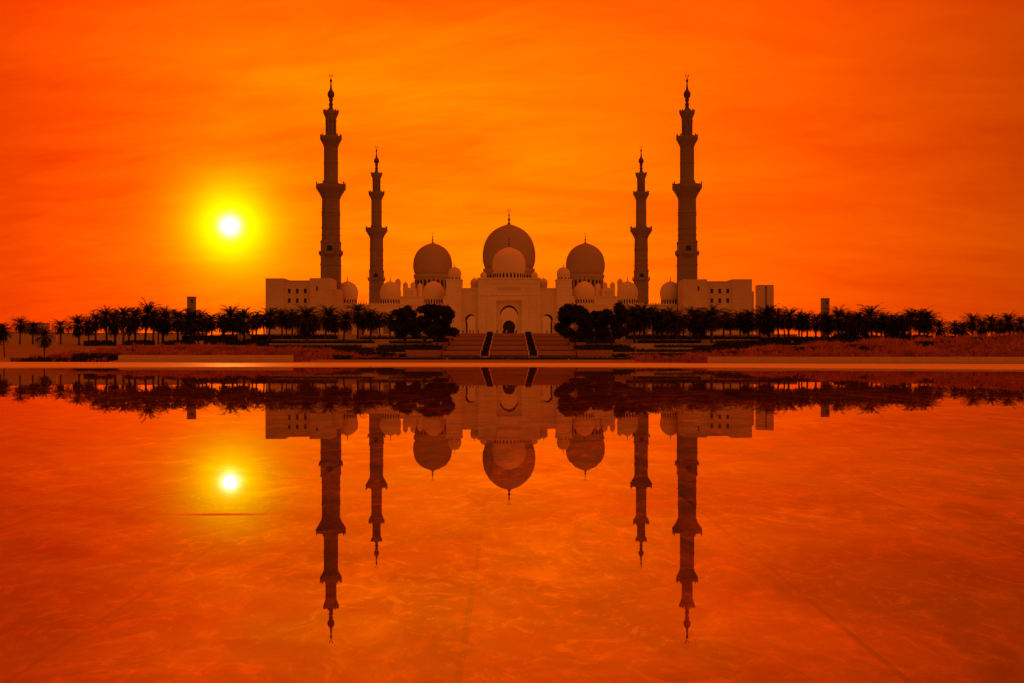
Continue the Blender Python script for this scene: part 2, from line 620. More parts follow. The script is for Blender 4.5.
def build_pavement():
    # pale wet plaza beyond the pool: a slab with a real edge at the water
    top = [(x, y + 0.0) for x, y in FAR]
    back = [(x, wall_line(x) + 1.5) for x in (-190, -120, -60, 0, 60, 100, 150)]
    bm = bmesh.new()
    out = top + list(reversed(back))
    a = [bm.verts.new((x, y, 0.075)) for x, y in out]
    b = [bm.verts.new((x, y, -0.2)) for x, y in out]
    n = len(out)
    f1 = bm.faces.new(a)
    f2 = bm.faces.new(list(reversed(b)))
    for i in range(n):
        j = (i + 1) % n
        bm.faces.new((a[i], b[i], b[j], a[j]))
    bmesh.ops.triangulate(bm, faces=[f1, f2])
    return struct(obj('pavement', bm, M_pave))


build_pavement()


def build_deck():
    # paving on the near side and at the pool's flanks
    bm = bmesh.new()
    box(bm, -190, 150, -60, -18.0, -0.2, 0.075)
    return struct(obj('near_pavement', bm, M_pave))


build_deck()


# low walls along the plaza's far side
def low_wall(x0, x1, h, label):
    bm = bmesh.new()
    n = max(2, int((x1 - x0) / 3))
    for i in range(n):
        a, b = x0 + (x1 - x0) * i / n, x0 + (x1 - x0) * (i + 1) / n
        ya, yb = wall_line(a) + 2, wall_line(b) + 2
        v = [bm.verts.new(p) for p in ((a, ya, -.1), (b - .02, yb, -.1), (b - .02, yb, h), (a, ya, h), (a, ya + .6, -.1), (b - .02, yb + .6, -.1), (b - .02, yb + .6, h), (a, ya + .6, h))]
        for f in ((0, 1, 2, 3), (5, 4, 7, 6), (3, 2, 6, 7), (0, 3, 7, 4), (1, 5, 6, 2)):
            bm.faces.new([v[q] for q in f])
    o = obj('low_wall', bm, M_lowwall)
    return tag(o, label, 'wall', 'low walls at the back of the plaza')


low_wall(-86, -45.5, 1.62, 'low plain stone wall under the red grass, across the water from the sun reflection')
low_wall(38, 140, 1.33, 'long low stone wall below the grassy bank on the right side of the photo')

# ------------------------------------------------------------------ podium
Z0 = 9.0
bm = boxbm(-104, 104, 433, 800, 4.0, Z0)
struct(obj('podium', bm, M_court))


# ------------------------------------------------------------------ domes
DOME = [(.90, 0), (.955, .12), (.985, .25), (1.0, .42), (.995, .58), (.965, .78), (.91, .96), (.83, 1.12), (.72, 1.27), (.59, 1.39), (.45, 1.48), (.30, 1.55), (.16, 1.60), (.06, 1.635), (0, 1.645)]


def finial_prof(z, h):
    return [(h * .07, z - h * .05), (h * .10, z + h * .04), (h * .045, z + h * .12), (h * .04, z + h * .2), (h * .10, z + h * .28), (h * .04, z + h * .36), (h * .03, z + h * .5),
            (h * .065, z + h * .56), (h * .025, z + h * .62), (h * .015, z + h * .8), (h * .006, z + h * .84)]


def crescent(bm, cx, cy, z, r):
    n = 14
    pts = []
    for i in range(n + 1):
        a = R(60) - R(300) * i / n
        a = R(90) + R(163) * (1 - 2 * i / n)
        pts.append((cx + r * math.cos(a - R(180)) , z - r * math.sin(a - R(180)) * -1, r * .30 * (0.4 + math.sin(PI * i / n))))
    prev = None
    for i, (x, zz, th) in enumerate(pts):
        ring = [bm.verts.new((x + dx * th * .8, cy + dy * th, zz + dz * th * .8)) for dx, dy, dz in ((-1, 0, 0), (0, -1, 0), (1, 0, 0), (0, 1, 0))]
        if prev:
            for q in range(4):
                bm.faces.new((prev[q], prev[(q + 1) % 4], ring[(q + 1) % 4], ring[q]))
        prev = ring


def make_finial(parent, cx, cy, z, h, moon=True):
    bm = bmesh.new()
    lathe(bm, finial_prof(z, h), 10, cx, cy)
    if moon:
        crescent(bm, cx, cy, z + h * .90, h * .085)
    return obj('finial', bm, M_gold, parent, True)


def make_dome(parent, cx, cy, zb, Rd, ztop, fin, drum_z0, nwin=0, win_h=0.6, drum_r=.92, m=None, moon=True, band=0.0):
    """dome (> finial) and its drum (> window) under a building; the local frame is the world's"""
    m = m or M_dome
    s = (ztop - zb) / 1.645
    d = latheobj('dome', [(r * Rd, zb + z * s) for r, z in DOME], m, parent, 48, cx, cy)
    make_finial(d, cx, cy, ztop - 0.1, fin, moon)
    H = zb - drum_z0
    r = Rd * drum_r
    prof = [(r, drum_z0), (r, drum_z0 + H * .12), (r * .985, drum_z0 + H * .13), (r * .985, zb - H * .16), (r * 1.03, zb - H * .13), (r * 1.045, zb - H * .03), (r * .98, zb)]
    dr = latheobj('drum', prof, m, parent, 48, cx, cy)
    if nwin:
        ww = 2 * PI * r / nwin * 0.5
        first = None
        z1 = zb - H * .22
        z0 = z1 - H * win_h
        rr = r * .985
        for i in range(nwin):
            a = -PI / 2 + 2 * PI * (i + .5) / nwin
            if math.sin(a) > -0.16:
                continue
            if first is None:
                b = bmesh.new()
                prism(b, [(-ww / 2, z0), (ww / 2, z0), (ww / 2, z1 - ww * .55), (ww * .3, z1 - ww * .15), (0, z1), (-ww * .3, z1 - ww * .15), (-ww / 2, z1 - ww * .55)], -0.05 * ww - .04, 0.3)
                w = obj('window', b, M_glass, dr)
                first = w
            else:
                w = first.copy()
                C.objects.link(w)
                w.parent = dr
            w.location = (cx + rr * math.cos(a), cy + rr * math.sin(a), 0)
            w.rotation_euler = (0, 0, a + PI / 2)
    return d


# ------------------------------------------------------------------ gatehouse
def pilaster_strip(bm, x, w, y, z0, z1):
    box(bm, x - w / 2, x + w / 2, y - .18, y + .05, z0, z1)


def build_gatehouse():
    t = thing('gatehouse', 'domed white marble gatehouse with a tall pointed arch at the head of the stairs', 'gatehouse')
    k = 490 / F
    GX, GZ = 31 * k, az(279, 486)
    # main block: a wall with the recess, and the deeper wall with the arch
    bm = bmesh.new()
    rx, rz = 12.5 * k, az(300.4, 486)
    prism(bm, [(-GX, Z0), (-rx, Z0), (-rx, rz), (rx, rz), (rx, Z0), (GX, Z0), (GX, GZ), (-GX, GZ)], 486, 488.2)
    obj('portal_wall', bm, M_marble, t)
    bm = bmesh.new()
    arched_wall(bm, -rx - .3, rx + .3, Z0, rz + .3, [(0, 18.4 * k, az(305, 488))], 488.203, 491.5)
    obj('arch_wall', bm, M_marble, t)
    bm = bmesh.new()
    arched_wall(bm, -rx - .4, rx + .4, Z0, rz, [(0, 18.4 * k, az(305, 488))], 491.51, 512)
    obj('vault', bm, M_vault_shade, t)
    bm = bmesh.new()     # flank walls and roof: the block is a hollow passage
    box(bm, -GX + .05, -rx - .5, 488.21, 512, Z0, GZ - .05)
    box(bm, rx + .5, GX - .05, 488.21, 512, Z0, GZ - .05)
    box(bm, -rx - .49, rx + .49, 491.6, 512, rz + .31, GZ - .06)
    obj('passage', bm, M_marble, t)
    bm = bmesh.new()     # raised frame round the recess, and the cornice lines
    f = .18
    box(bm, -rx - 1.6, -rx, 486 - f, 486.02, Z0, rz + 1.6)
    box(bm, rx, rx + 1.6, 486 - f, 486.02, Z0, rz + 1.6)
    box(bm, -rx, rx, 486 - f, 486.02, rz, rz + 1.6)
    obj('portal_frame', bm, M_marble, t)
    bm = bmesh.new()
    box(bm, -GX - .25, GX + .25, 485.6, 512.2, GZ, GZ + .55)
    obj('cornice', bm, M_marble, t)
    bm = bmesh.new()
    box(bm, -11.5 * k, 11.5 * k, 485.86, 486.02, az(290, 486), az(287.3, 486))
    obj('inscription_panel', bm, M_wing, t)
    bm = bmesh.new()
    for py in (283.5, 295.5):
        box(bm, -GX + .1, GX - .1, 485.75, 486.02, az(py, 486), az(py, 486) + .35)
    for xx in (-GX + .8, GX - .8, -rx - 3.6, rx + 3.6):
        box(bm, xx - .3, xx + .3, 485.70, 486.03, Z0, GZ - .6)
    obj('moulding', bm, M_marble, t)
    # dome over the gate
    make_dome(t, 0, 498, az(272.3, 498), 16.7 * 498 / F, az(247, 498), az(237.5, 498) - az(247, 498), GZ + .55, 26, .68, .93)
    # side arches, pylons
    for s in (-1, 1):
        bm = bmesh.new()
        x0, x1 = sorted((s * 12.72, s * 19.2))
        zt = az(289.3, 491)
        arched_wall(bm, x0, x1, Z0, zt, [(s * 15.75, 10.6 * k, az(314, 490))], 490.2, 493.8)
        box(bm, x0, x1, 489.9, 494.2, zt, zt + .5)
        obj('side_arch_wall', bm, M_marble, t)
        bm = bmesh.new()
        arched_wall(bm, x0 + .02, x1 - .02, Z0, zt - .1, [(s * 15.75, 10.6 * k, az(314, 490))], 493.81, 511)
        obj('side_vault', bm, M_vault_shade, t)
        bm = bmesh.new()
        x0, x1 = sorted((s * 19.22, s * 25.6))
        zp = az(280.3, 488)
        box(bm, x0, x1, 487.5, 497, Z0, zp)
        for xx in (x0 + .7, x1 - .7):
            pilaster_strip(bm, xx, .5, 487.5, Z0, zp - 1.2)
        obj('pylon', bm, M_marble, t)
        bm = bmesh.new()
        box(bm, x0 - .2, x1 + .2, 487.25, 497.2, zp, zp + .45)
        obj('pylon_cornice', bm, M_marble, t)
        make_dome(t, s * 22.3, 492, az(277.2, 492), 6.7 * 492 / F, az(266.8, 492), 2.2, zp + .45, 10, .5, .94, moon=False)
        make_dome(t, s * 14.4, 500, az(285.2, 500), 4.1 * 500 / F, az(278, 500), 1.5, az(289.5, 500), 0, moon=False)
        make_dome(t, s * 10.8, 507, az(277.2, 507), 3.3 * 507 / F, az(271.8, 507), 1.0, GZ + .5, 0, moon=False)
    return t


build_gatehouse()


# ------------------------------------------------------------------ front arcades with three domes each
def build_arcade(s, label):
    t = thing('arcade', label, 'arcade', group='domed arcades flanking the gatehouse')
    xa, xb = 25.65, 69.0
    zt = az(305.5, 493)
    n = 8
    pitch = (xb - xa) / n
    bm = bmesh.new()
    x0, x1 = sorted((s * xa, s * xb))
    arched_wall(bm, x0, x1, Z0, zt, [(s * (xa + pitch * (i + .5)), pitch * .72, Z0 + 8.2) for i in range(n)], 493, 494.2)
    obj('arch_wall', bm, M_marble, t)
    bm = bmesh.new()
    box(bm, x0, x1, 505, 506, Z0, zt)
    obj('rear_wall', bm, M_marble, t)
    bm = bmesh.new()
    box(bm, x0, x1, 494.21, 504.99, zt - .8, zt - .02)
    obj('roof', bm, M_marble, t)
    bm = bmesh.new()
    box(bm, x0 + .02, x1 - .02, 492.7, 506.2, zt, zt + .45)
    # crenel pattern of the parapet
    for i in range(int((x1 - x0) / 1.1)):
        xx = x0 + .5 + i * 1.1
        prism(bm, [(xx - .32, zt + .45), (xx + .32, zt + .45), (xx + .32, zt + .8), (xx, zt + 1.25), (xx - .32, zt + .8)], 492.8, 493.1)
    obj('parapet', bm, M_marble, t)
    for px in (75.5, 118.5, 161.5):
        x = s * px * 500 / F
        make_dome(t, x, 500, az(298, 500), 10.6 * 500 / F, az(281, 500), az(274.3, 500) - az(281, 500), zt + .4, 22, .62, .92, moon=False)
    return t


build_arcade(-1, 'white marble arcade with three small domes between the gatehouse and the left minarets')
build_arcade(1, 'white marble arcade with three small domes between the gatehouse and the right minarets')


# ------------------------------------------------------------------ prayer hall with the three great domes
def build_hall():
    t = thing('prayer_hall', 'great prayer hall with three large domes rising behind the gatehouse', 'prayer hall')
    Y = 690
    zt = az(297.5, Y)
    bm = bmesh.new()
    zport = az(319, 662)
    # centre portal seen through the gate
    arched_wall(bm, -66, 66, Z0, zt, [(0, 7.2, zport)] + [(s * (13 + 8 * i), 5.2, 17.5) for s in (-1, 1) for i in range(3, 6)], Y, Y + 2)
    obj('facade', bm, M_hallstone, t)
    bm = bmesh.new()
    box(bm, -66, 66, Y + 12, 795, Z0, zt)
    obj('hall_block', bm, M_marble, t)
    bm = bmesh.new()
    box(bm, -66, 66, Y + 2.01, Y + 11.99, zt - 1.2, zt - .05)
    obj('porch_roof', bm, M_marble, t)
    bm = bmesh.new()
    box(bm, -66.3, 66.3, Y - .3, 795.3, zt, zt + .8)
    obj('parapet', bm, M_marble, t)
    bm = bmesh.new()
    prism(bm, [(x, z) for x, z in arch_outline(0, 8.8, Z0, zport + 1.2)] , Y - .9, Y - .01)
    # a frame round the portal: outer arch minus the opening is left to a thin darker door leaf behind
    bm.free()
    bm = bmesh.new()
    box(bm, -3.9, 3.9, Y + 2.02, Y + 2.3, Z0, zport + .2)
    obj('portal_door', bm, M_glass, t)
    bm = bmesh.new()
    o1 = arch_outline(0, 10.4, Z0, zport + 1.9)
    o2 = arch_outline(0, 7.6, Z0, zport + .3)
    prism(bm, o1 + list(reversed(o2)), Y - .7, Y - .02)
    obj('portal_frame', bm, M_hallstone, t)
    YD = 752
    k = YD / F
    for s, px, rp, top, base, drum, fin, nw in ((0, 0, 26.5, 224, 268.5, 36.0, 208, 34), (-1, -76.3, 19.6, 242.8, 274.5, 36.0, 232, 26), (1, 76.3, 19.6, 242.8, 274.5, 36.0, 232, 26)):
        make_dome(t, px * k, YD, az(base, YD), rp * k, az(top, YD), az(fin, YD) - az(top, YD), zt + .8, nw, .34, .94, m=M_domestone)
    for s in (-1, 1):
        # little pavilions and corner domes on the roof
        for px, rp, top, base in ((111, 2.9, 278.5, 284.5), (89, 2.6, 283, 289), (103.5, 2.6, 282, 287), (96, 2.6, 282, 287)):
            Yp = 715
            make_dome(t, s * px * Yp / F, Yp, az(base, Yp), rp * Yp / F, az(top, Yp), 1.6, zt + .8, 0, moon=False)
        Yp = 708
        bm = bmesh.new()
        x0, x1 = sorted((s * 93.5 * Yp / F, s * 106.3 * Yp / F))
        ww = (x1 - x0)
        hole_wall(bm, x0, x1, zt + .8, az(287.5, Yp), [(x0 + ww * (.2 + .22 * i), x0 + ww * (.2 + .22 * i) + ww * .13, az(295.5, Yp), az(291, Yp)) for i in range(3)], Yp, Yp + .5)
        box(bm, x0, x1, Yp + .6, Yp + 12, zt + .8, az(288, Yp))
        obj('roof_pavilion', bm, M_marble, t)
    return t


build_hall()


# ------------------------------------------------------------------ minarets
def build_minaret(label):
    t = thing('minaret', label, 'minaret', group='four marble minarets')
    k = 494 / F

    def z(py):
        return az(py, 494)

    # square base shaft with bands
    sq = math.sqrt(2)
    prof = [(10.6, Z0), (10.6, z(322)), (10.3, z(321))]
    for py in (300, 283, 266):
        prof += [(10.3, z(py)), (10.7, z(py - .3)), (10.7, z(py - 1.6)), (10.25, z(py - 1.9))]
    prof += [(10.2, z(244)), (10.6, z(243.6)), (10.6, z(242)), (9.9, z(241))]
    prof = [(r * .875 * k * sq, zz) for r, zz in prof]
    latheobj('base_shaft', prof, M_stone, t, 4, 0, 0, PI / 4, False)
    # octagonal shaft
    prof = [(9.7, z(241))]
    for py in (236, 229, 216, 213.5):
        prof += [(9.5, z(py)), (9.95, z(py - .3)), (9.95, z(py - 1.3)), (9.5, z(py - 1.6))]
    prof += [(9.3, z(199))]
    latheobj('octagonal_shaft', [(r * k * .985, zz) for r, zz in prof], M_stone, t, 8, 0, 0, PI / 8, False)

    def balcony(pt, pb, r_in, r_out, r_top, n, corb, rail_h):
        # stepped muqarnas flare, deck and parapet with little posts
        H = z(pt) - z(pb)
        prof = [(r_in, z(pb))]
        steps = 5
        for i in range(steps):
            f = ((i + 1) / steps) ** 1.35
            rr = r_in + (r_out - r_in) * f
            za = z(pb) + H * (i / steps) * .9
            zb_ = z(pb) + H * ((i + 1) / steps) * .9
            prof += [(rr, za + H * .06), (rr, zb_)]
        prof += [(r_out * 1.03, z(pb) + H * .92), (r_out * 1.03, z(pt))]
        prof += [(r_top, z(pt) + .01)]
        o = latheobj('balcony', [(r * k, zz) for r, zz in prof], M_stone, t, n, 0, 0, PI / n, False)
        bm = bmesh.new()
        lathe(bm, [(r_out * k * .93, z(pt)), (r_out * k * .93, z(pt) + rail_h * .7), (r_out * k * 1.0, z(pt) + rail_h * .7), (r_out * k * 1.0, z(pt))], n, 0, 0, PI / n, cap=False)
        for i in range(n):
            a = PI / n + 2 * PI * i / n
            cx, cy = r_out * k * .97 * math.cos(a), r_out * k * .97 * math.sin(a)
            lathe(bm, [(.26, z(pt)), (.26, z(pt) + rail_h), (.38, z(pt) + rail_h * 1.08), (.05, z(pt) + rail_h * 1.45)], 6, cx, cy)
        obj('railing', bm, M_stone, o)

    balcony(187.3, 199, 9.2, 15.0, 7.2, 8, 8, 1.5)
    prof = [(7.15, z(187.3)), (7.3, z(181)), (7.05, z(180.6)), (7.05, z(164)), (7.3, z(163.7)), (7.3, z(162.7)), (7.05, z(162.4)), (7.0, z(147.5))]
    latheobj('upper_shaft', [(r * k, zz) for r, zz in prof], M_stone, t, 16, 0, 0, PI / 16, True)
    balcony(138.6, 147.5, 7.0, 10.6, 4.9, 12, 8, 1.2)
    # lantern: slim core and ring of columns
    latheobj('lantern_core', [(r * k, zz) for r, zz in [(4.1, z(138.6)), (4.1, z(120))]], M_stone, t, 12)
    bm = bmesh.new()
    for i in range(8):
        a = PI / 8 + 2 * PI * i / 8
        lathe(bm, [(.42, z(138.6)), (.34, z(135)), (.34, z(122)), (.5, z(120))], 8, 4.75 * k * math.cos(a), 4.75 * k * math.sin(a))
    obj('lantern_columns', bm, M_stone, t, True)
    balcony(112.6, 120.5, 5.0, 7.5, 2.5, 12, 8, .8)
    # stem and gilded finial with a bulb and crescent
    prof = [(4.5, z(112.6)), (2.8, z(110)), (2.1, z(108)), (1.7, z(106)), (2.3, z(105)), (2.3, z(104)), (1.5, z(103)), (1.6, z(101.2)), (2.3, z(100.4)), (2.2, z(99.4)), (1.6, z(98.6)), (2.6, z(97.6)),
            (3.45, z(95.8)), (3.6, z(94)), (3.2, z(92.3)), (2.1, z(90.8)), (1.3, z(89.5)), (.95, z(87)), (.7, z(84)), (.6, z(82.5)), (1.2, z(81.5)), (1.3, z(80.5)), (.7, z(79.4)), (.4, z(78)), (.3, z(77.2))]
    bm = bmesh.new()
    lathe(bm, [(r * k, zz) for r, zz in prof], 14)
    crescent(bm, 0, 0, z(75.4), 1.55 * k)
    obj('finial', bm, M_gold, t, True)
    # bracketed oriels on each face, dark niche between
    first = None
    for i in range(4):
        if first is None:
            b = bmesh.new()
            y = -8.95 * k
            zc = z(254.2)
            for j in range(5):
                ww = (2.0 + .9 * j) * .42
                box(b, -ww, ww, y - .14 - .19 * j, y + .1, zc - 1.5 + .3 * j, zc - 1.2 + .3 * j)
            box(b, -2.0, 2.0, y - 1.0, y + .1, zc + .003, zc + .25)
            box(b, -2.0, 2.0, y - 1.0, y - .88, zc + .253, zc + 1.05)
            for sx in (-1, 1):
                lathe(b, [(.16, zc + .25), (.16, zc + 1.1), (.25, zc + 1.2), (.03, zc + 1.6)], 6, sx * 1.85, y - .92)
            o = obj('oriel', b, M_stone, t)
            b = bmesh.new()
            prism(b, arch_outline(0, 2.3, zc + .26, zc + 3.4), y - .06, y + .05)
            nn = obj('niche', b, M_glass, o)
            first = (o, nn)
        else:
            o = first[0].copy(); C.objects.link(o); o.parent = t
            nn = first[1].copy(); C.objects.link(nn); nn.parent = o
        o.rotation_euler = (0, 0, i * PI / 2)
    return t


def copy_tree(o, parent=None):
    kids = list(o.children)
    c = o.copy()
    C.objects.link(c)
    if parent:
        c.parent = parent
    for ch in kids:
        copy_tree(ch, c)
    return c


mn = build_minaret('tall near minaret on the left, rising behind the block nearest the sun')
first_kids = mn
mn.location = (-73.3, 494, 0)
for X, Y, lab in ((73.3, 494, 'tall near minaret on the right, rising behind the right windowed block'),
                  (-73.3, 664, 'farther, smaller looking minaret on the left, between two small domes'),
                  (73.1, 664, 'farther, smaller looking minaret on the right, between two small domes')):
    c = copy_tree(mn)
    c.location = (X, Y, 0)
    c['label'] = lab


# ------------------------------------------------------------------ wing blocks
def build_wing(s, label):
    t = thing('wing_block', label, 'building', group='plain wing buildings beside the minarets')
    Y = 474
    k = Y / F

    def X(px):                       # px measured outwards from the middle of the mosque
        return s * px * k

    def span(a, b):
        return sorted((X(a), X(b)))
    if s < 0:
        o0, o1, i0, i1 = 243.5, 225, 199, 177.5
        tops = (278.3, 281.2, 278.3)
    else:
        o0, o1, i0, i1 = 243, 223, 197.5, 174
        tops = (279.2, 282, 279.4)
    wins = [220, 212, 204] if s < 0 else [219, 211, 203]
    x0, x1 = span(o0, o1)
    bm = boxbm(x0, x1, Y, Y + 17, Z0 - 3, az(tops[0], Y))
    obj('corner_block', bm, M_wing, t)
    x0, x1 = span(o1, i0)
    holes = []
    for py0, py1 in ((288.6, 293.2), (298.2, 302.8)):
        for w in wins:
            cx = X(w)
            holes.append((cx - 1.35 * k, cx + 1.35 * k, az(py1, Y), az(py0, Y)))
    bm = bmesh.new()
    hole_wall(bm, x0 + .003, x1 - .003, Z0 - 3, az(tops[1], Y), holes, Y + .4, Y + 1.2)
    box(bm, x0 + .003, x1 - .003, Y + 1.7, Y + 16.9, Z0 - 3, az(tops[1], Y) - .01)
    obj('window_wall', bm, M_wing, t)
    bm = boxbm(x0 - .1, x1 + .1, Y + .25, Y + 16.95, az(tops[1], Y), az(tops[1], Y) + .35)
    obj('roof_edge', bm, M_wing, t)
    for h in holes:
        bm = boxbm(h[0] - .02, h[1] + .02, Y + .95, Y + 1.05, h[2] - .02, h[3] + .02)
        w = obj('window', bm, M_glass, t)
        bm = boxbm(h[0] - .12, h[1] + .12, Y + .22, Y + .5, h[2] - .22, h[2] - .02)
        obj('sill', bm, M_wing, w)
    x0, x1 = span(i0, i1)
    bm = bmesh.new()
    box(bm, x0, x1, Y - 1.2, Y + 14.5, Z0 - 3, az(tops[2], Y))
    obj('inner_block', bm, M_wing, t)
    bm = bmesh.new()
    a = i1 + (15 if s > 0 else 14)
    xx = X(a)
    box(bm, xx - .8 * k, xx + .8 * k, Y - 1.26, Y - 1.0, az(291, Y), az(286.5, Y))
    obj('window', bm, M_glass, t)
    if s < 0:
        x0, x1 = span(i1, 171)
        bm = boxbm(x0 + .003, x1, Y + 2, Y + 14, Z0 - 3, az(289, Y))
    else:
        x0, x1 = span(246.5, 243)
        bm = boxbm(x0 + .003, x1, Y + 3, Y + 16, Z0 - 3, az(291, Y))
    obj('annex', bm, M_wing, t)
    return t


build_wing(-1, 'flat roofed block with six small windows in front of the left near minaret')
build_wing(1, 'flat roofed block with six small windows in front of the right near minaret')


# ------------------------------------------------------------------ towers and far left buildings
def tower(px0, px1, top, Y, label, split=False):
    t = thing('slab_tower', label, 'tower', group='plain concrete towers behind the palms')
    x0, x1 = ax(px0, Y), ax(px1, Y)
    zt = az(top, Y)
    w = x1 - x0
    bm = bmesh.new()
    if split:
        box(bm, x0, x0 + w * .44, Y, Y + w * .9, 4, zt)
        obj('shaft', bm, M_wing, t)
        bm = boxbm(x0 + w * .441, x0 + w * .56, Y + .6, Y + w * .9, 4, zt - .5)
        obj('recess', bm, M_tower, t)
        bm = boxbm(x0 + w * .561, x1, Y + .05, Y + w * .9, 4, zt)
        obj('shaft', bm, M_wing, t)
    else:
        box(bm, x0, x1, Y, Y + w, 4, zt - .9)
        obj('shaft', bm, M_tower, t)
        bm = boxbm(x0 - .08, x1 + .08, Y - .08, Y + w + .08, zt - .899, zt)
        obj('cap', bm, M_tower, t)
        bm = boxbm(x0 + w * .56, x0 + w * .8, Y - .04, Y + .1, zt - 3.2, zt - 1.6)
        obj('vent', bm, M_glass, t)
    return t


tower(187, 194.3, 296.5, 620, 'slim dark square tower rising from the palms left of the mosque, below the sun')
tower(822.5, 829.5, 298, 620, 'slim dark square tower rising from the palms right of the mosque')
tower(758.3, 773.8, 284.8, 560, 'pale twin shafted tower just right of the right wing block', True)


def build_small_house():
    t = thing('small_building', 'small pale flat roofed building with an arched doorway above the far left sand wall', 'building')
    Y = 470
    x0, x1, z1 = ax(21.5, Y), ax(42, Y), az(323.5, Y)
    bm = bmesh.new()
    arched_wall(bm, x0, x1, 5, z1, [(ax(35, Y), 2.2, az(328.5, Y))], Y, Y + .6)
    obj('front_wall', bm, M_wall, t)
    obj('rear_block', boxbm(x0, x1, Y + 1.6, Y + 8, 5, z1), M_wall, t)
    obj('roof', boxbm(x0 - .15, x1 + .15, Y - .15, Y + 8.1, z1 + .002, z1 + .35), M_wall, t)


build_small_house()


def sand_wall(px0, px1, py, Y, label):
    x0, x1 = ax(px0, Y), ax(px1, Y)
    t = thing('boundary_wall', label, 'wall', group='sand coloured boundary walls behind the palms')
    zt = az(py, Y)
    obj('wall', boxbm(x0, x1, Y, Y + .8, 2, zt), M_wall, t)
    obj('coping', boxbm(x0 - .05, x1 + .05, Y - .1, Y + .9, zt + .002, zt + .22), M_wall, t)
    return t


sand_wall(-160, 56, 332.5, 452, 'sand coloured boundary wall at the far left, below the small arched building')
sand_wall(57, 205, 333.5, 458, 'sand coloured boundary wall behind the palms below the sun')
sand_wall(205.5, 268, 336, 462, 'short sand coloured boundary wall behind the palms beside the left wing block')
sand_wall(756, 842, 337.5, 462, 'sand coloured boundary wall behind the palms beside the twin shafted tower')


# ------------------------------------------------------------------ stairs
def build_stairs():
    t = thing('grand_staircase', 'broad three lane stone staircase climbing from the plaza to the gatehouse', 'staircase', (0, 0, 0))
    nf, W = 5, 18.4
    ya, yb, za, zb = 328.0, 433.0, 1.15, Z0
    dz = (zb - za) / nf
    dy = (yb - ya) / nf
    for lane, (xa, xb) in enumerate(((-W, -7.7), (-5.6, 5.6), (7.7, W))):
        bm = bmesh.new()
        out = [(ya, 0.2)]
        for f in range(nf):
            y, z = ya + dy * f, za + dz * f
            for s in range(9):
                out += [(y + .42 * s, z + dz / 9 * s), (y + .42 * s, z + dz / 9 * (s + 1))]
        out += [(yb, zb - .004), (yb, 0.2)]
        # drop duplicate points
        o2 = [out[0]]
        for q in out[1:]:
            if abs(q[0] - o2[-1][0]) > 1e-5 or abs(q[1] - o2[-1][1]) > 1e-5:
                o2.append(q)
        a = [bm.verts.new((xa, y, z)) for y, z in o2]
        b = [bm.verts.new((xb, y, z)) for y, z in o2]
        n = len(o2)
        f1 = bm.faces.new(a); f2 = bm.faces.new(list(reversed(b)))
        for i in range(n):
            j = (i + 1) % n
            bm.faces.new((a[i], b[i], b[j], a[j]))
        bmesh.ops.triangulate(bm, faces=[f1, f2])
        obj('stair_lane', bm, M_step, t)
        for f in range(nf):
            y, z = ya + dy * f, za + dz * f
            bm = boxbm(xa + .01, xb - .01, y - .1, y - .003, z - .12, z + .42)
            obj('landing_band', bm, M_vault_shade, t)  # dark strip added along the foot of each flight
    for x in (-5.45, 5.45, -7.85, 7.85):
        bm = bmesh.new()
        for f in range(nf):
            y, z = ya + dy * f, za + dz * f
            prism_pts = [(y - .4, z - .6), (y + 4.2, z + dz - .6), (y + dy - .4, z + dz - .6), (y + dy - .4, z + dz + .25), (y + 4.2, z + dz + .25), (y - .4, z + .35)]
            a = [bm.verts.new((x - .14, p, q)) for p, q in prism_pts]
            b = [bm.verts.new((x + .14, p, q)) for p, q in prism_pts]
            f1 = bm.faces.new(a); f2 = bm.faces.new(list(reversed(b)))
            for i in range(6):
                j = (i + 1) % 6
                bm.faces.new((a[i], b[i], b[j], a[j]))
            bmesh.ops.triangulate(bm, faces=[f1, f2])
        obj('cheek_wall', bm, M_terrace, t)
    return nf, ya, dy, za, dz


NF, SYA, SDY, SZA, SDZ = build_stairs()

# ------------------------------------------------------------------ planting: hedges
RNG = random.Random(7)


